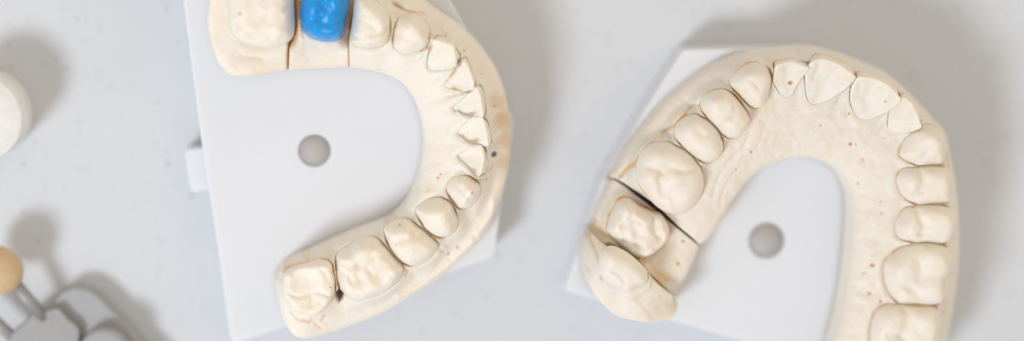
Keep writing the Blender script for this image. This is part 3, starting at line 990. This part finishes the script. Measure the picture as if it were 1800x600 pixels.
# ================================================================== PLATES
lh = U([(553,265)], PT)[0]
ang = np.linspace(0, 2 * math.pi, 48, endpoint=False)
lhole = lh + 2.95 * np.stack([np.cos(ang), np.sin(ang)], 1)
LP = U([(300,-165),(322,0),(355,256),(369,345),(385,450),(404,588),(409,601),(420,602),(640,530),(860,456),(869,449),(885,335),(903,230),(902,210),(893,190),(850,103),(790,-2),(705,-165)], PT)
pl = prism('mounting_plate', [LP, lhole], 0.02, PT, M_PLASTIC, (lh[0], lh[1], 0.02), bev=0.35)
DISC = make_metal('dull_grey_insert', (0.50, 0.47, 0.44), 0.6, 0.0)
lathe('recessed_disc', [(2.93, 0), (2.93, 0.4), (0.01, 0.4)], DISC, (lh[0], lh[1], PT - 0.8), parent=pl)
prism('tab', [U([(372,258),(334,262),(327,264),(325,270),(334,331),(338,336),(346,338),(385,330)], 6)], 0.02, 6.0, M_PLASTIC, (*U([(350, 298)], 6)[0], 0.02), pl, bev=0.4)
tag(pl, 'white plastic base plate with a small tab on its left edge, under the lower arch', 'base plate')
rh = U([(1348,423)], PT)[0]
rhole = rh + 3.35 * np.stack([np.cos(ang), np.sin(ang)], 1)
RP = U([(1203,88),(1197,94),(1130,200),(1062,314),(1056,326),(1025,418),(995,507),(997,512),(1150,555),(1320,604),(1460,655),(1640,655),(1655,560),(1668,440),(1662,340),(1640,250),(1560,145),(1450,90),(1420,84),(1320,85)], PT)
pr = prism('mounting_plate', [RP, rhole], 0.02, PT, M_PLASTIC, (rh[0], rh[1], 0.02), bev=0.35)
lathe('recessed_disc', [(3.33, 0), (3.33, 0.4), (0.01, 0.4)], DISC, (rh[0], rh[1], PT - 0.8), parent=pr)
tag(pr, 'white plastic base plate with straight cut corners and a wider hole, under the upper arch', 'base plate')

# ================================================================== TABLE AND LOOSE THINGS
tab = link('tabletop', [(-450, -350, 0), (450, -350, 0), (450, 350, 0), (-450, 350, 0), (-450, -350, -20), (450, -350, -20), (450, 350, -20), (-450, 350, -20)],
           [(0, 1, 2, 3), (4, 7, 6, 5), (0, 4, 5, 1), (1, 5, 6, 2), (2, 6, 7, 3), (3, 7, 4, 0)], M_TABLE, (0, 0, 0), smooth=False)
tag(tab, 'pale grey speckled stone worktop', 'worktop', kind='structure')

c0 = U([(-19, 197)], 0)[0]
R = 8.2
cap = lathe('round_cap', [(R * 0.97, 0.02), (R, 0.4), (R, 12.0), (R - 0.15, 12.6), (R - 0.6, 13.0), (0.01, 13.0)], M_CAP, (c0[0], c0[1], 0.02), seg=96)
tag(cap, 'round white cap with a cream side wall, cut off by the left edge', 'cap')

# steel tool in the lower left corner
to = np.array([*U([(120, 580)], 0)[0], 0.02])
tool = bpy.data.objects.new('metal_tool', None)
tool.location = Vector(to * S)
col.objects.link(tool)
tag(tool, 'grey metal tool with a rounded plate and an amber tip on a thin rod', 'dental tool')


def sl(pts, z, step=0.4):
    return ccw(spline(U(pts, z), step, True))


bz = 5.0
prism('base_slab', [sl([(93,545),(98,528),(112,513),(132,507),(152,510),(172,522),(192,541),(215,565),(245,600),(280,650),(220,690),(150,640),(118,590)], bz)], 0.02, bz, M_GREY, (*to[:2], 0.02), tool, bev=0.5)
br = prism('bracket', [sl([(18,590),(40,568),(62,548),(72,550),(86,545),(103,542),(118,558),(141,586),(120,640),(60,650),(20,620)], 7.0)], bz + 0.01, 7.2, M_STEEL, (*to[:2], bz), tool, bev=0.4)
for px in ((68, 571), (95, 566)):
    q = U([px], 7.3)[0]
    lathe('socket', [(1.25, 0.0), (1.3, 0.2), (1.15, 0.3), (0.95, 0.12), (0.01, 0.1)], M_DARK, (q[0], q[1], 7.15), parent=br, seg=24)
q = U([(182, 622)], 8.5)[0]
lathe('knob', [(4.4, 0), (4.6, 0.3), (4.6, 3.2), (4.3, 3.8), (3.9, 4.0), (0.01, 4.0)], M_GREY, (q[0], q[1], bz), parent=tool, seg=64)
p0 = np.array([*U([(78, 560)], 6.2)[0], 6.2]); p1 = np.array([*U([(20, 492)], 8.5)[0], 8.5])
ax = p1 - p0
Lr = np.linalg.norm(ax)
rod = lathe('rod', [(0.01, 0), (1.2, 0), (1.2, Lr), (0.01, Lr)], M_STEEL, p0, ax, tool, 24)
p2 = np.array([*U([(22, 502)], 8.3)[0], 8.3])
lathe('amber_tip', [(0.8, -0.6), (2.2, -0.2), (3.6, 1.2), (4.3, 3.0), (4.2, 5.0), (3.4, 6.8), (2.0, 8.0), (0.01, 8.4)], M_AMBER, p2, ax, tool, 48)
p3 = np.array([*U([(30, 600)], 6.0)[0], 6.0]); p4 = np.array([*U([(-30, 545)], 6.0)[0], 6.0])
lathe('rod', [(0.01, 0), (1.1, 0), (1.1, np.linalg.norm(p4 - p3)), (0.01, np.linalg.norm(p4 - p3))], M_STEEL, p3, p4 - p3, tool, 24)

# ================================================================== LIGHT
world = bpy.data.worlds.new('World')
scene.world = world
world.use_nodes = True
wn = world.node_tree
bg = wn.nodes['Background']
tcw = wn.nodes.new('ShaderNodeTexCoord')
dot = wn.nodes.new('ShaderNodeVectorMath'); dot.operation = 'DOT_PRODUCT'
dot.inputs[1].default_value = Vector((0.66, 0.66, 0.22)).normalized()
wn.links.new(tcw.outputs['Generated'], dot.inputs[0])
wr = wn.nodes.new('ShaderNodeValToRGB')                     # a warm lit room behind the objects, duller towards the window side
wr.color_ramp.elements[0].position = 0.15
wr.color_ramp.elements[0].color = (0.525, 0.525, 0.525, 1)
wr.color_ramp.elements[1].position = 0.95
wr.color_ramp.elements[1].color = (1.10, 0.95, 0.76, 1)
wn.links.new(dot.outputs['Value'], wr.inputs[0])
wn.links.new(wr.outputs['Color'], bg.inputs['Color'])
bg.inputs['Strength'].default_value = 0.92

ld = Vector((-0.66, -0.57, 1.0)).normalized()
tgt = Vector((0.0, 0.0, 0.015))
la_ = bpy.data.lights.new('window_lamp', 'AREA')
la_.shape = 'DISK'
la_.size = 0.29
la_.energy = 7.0
la_.color = (0.94, 1.0, 1.12)
lo_ = bpy.data.objects.new('window_lamp', la_)
lo_.location = tgt + ld * 1.2
lo_.rotation_euler = (-ld).to_track_quat('-Z', 'Y').to_euler()
col.objects.link(lo_)

# ================================================================== CAMERA
cam = bpy.data.cameras.new('Camera')
cam.sensor_width = 36.0
cam.lens = 36.0 * FPX / 1800.0
cam.clip_start = 0.01
cam.clip_end = 20.0
co = bpy.data.objects.new('Camera', cam)
co.location = Vector(CAM * S)
co.rotation_mode = 'QUATERNION'
co.rotation_quaternion = ROT
col.objects.link(co)
scene.camera = co
cam.dof.use_dof = True
fp = np.array([*U([(900, 300)], 22.0)[0], 22.0])
fwd = RM @ np.array([0, 0, -1.0])
cam.dof.focus_distance = float(np.dot(fp - CAM, fwd)) * S
cam.dof.aperture_fstop = 2.7

scene.view_settings.view_transform = 'Standard'
scene.view_settings.look = 'None'
scene.view_settings.exposure = 0.12
scene.view_settings.gamma = 1.0
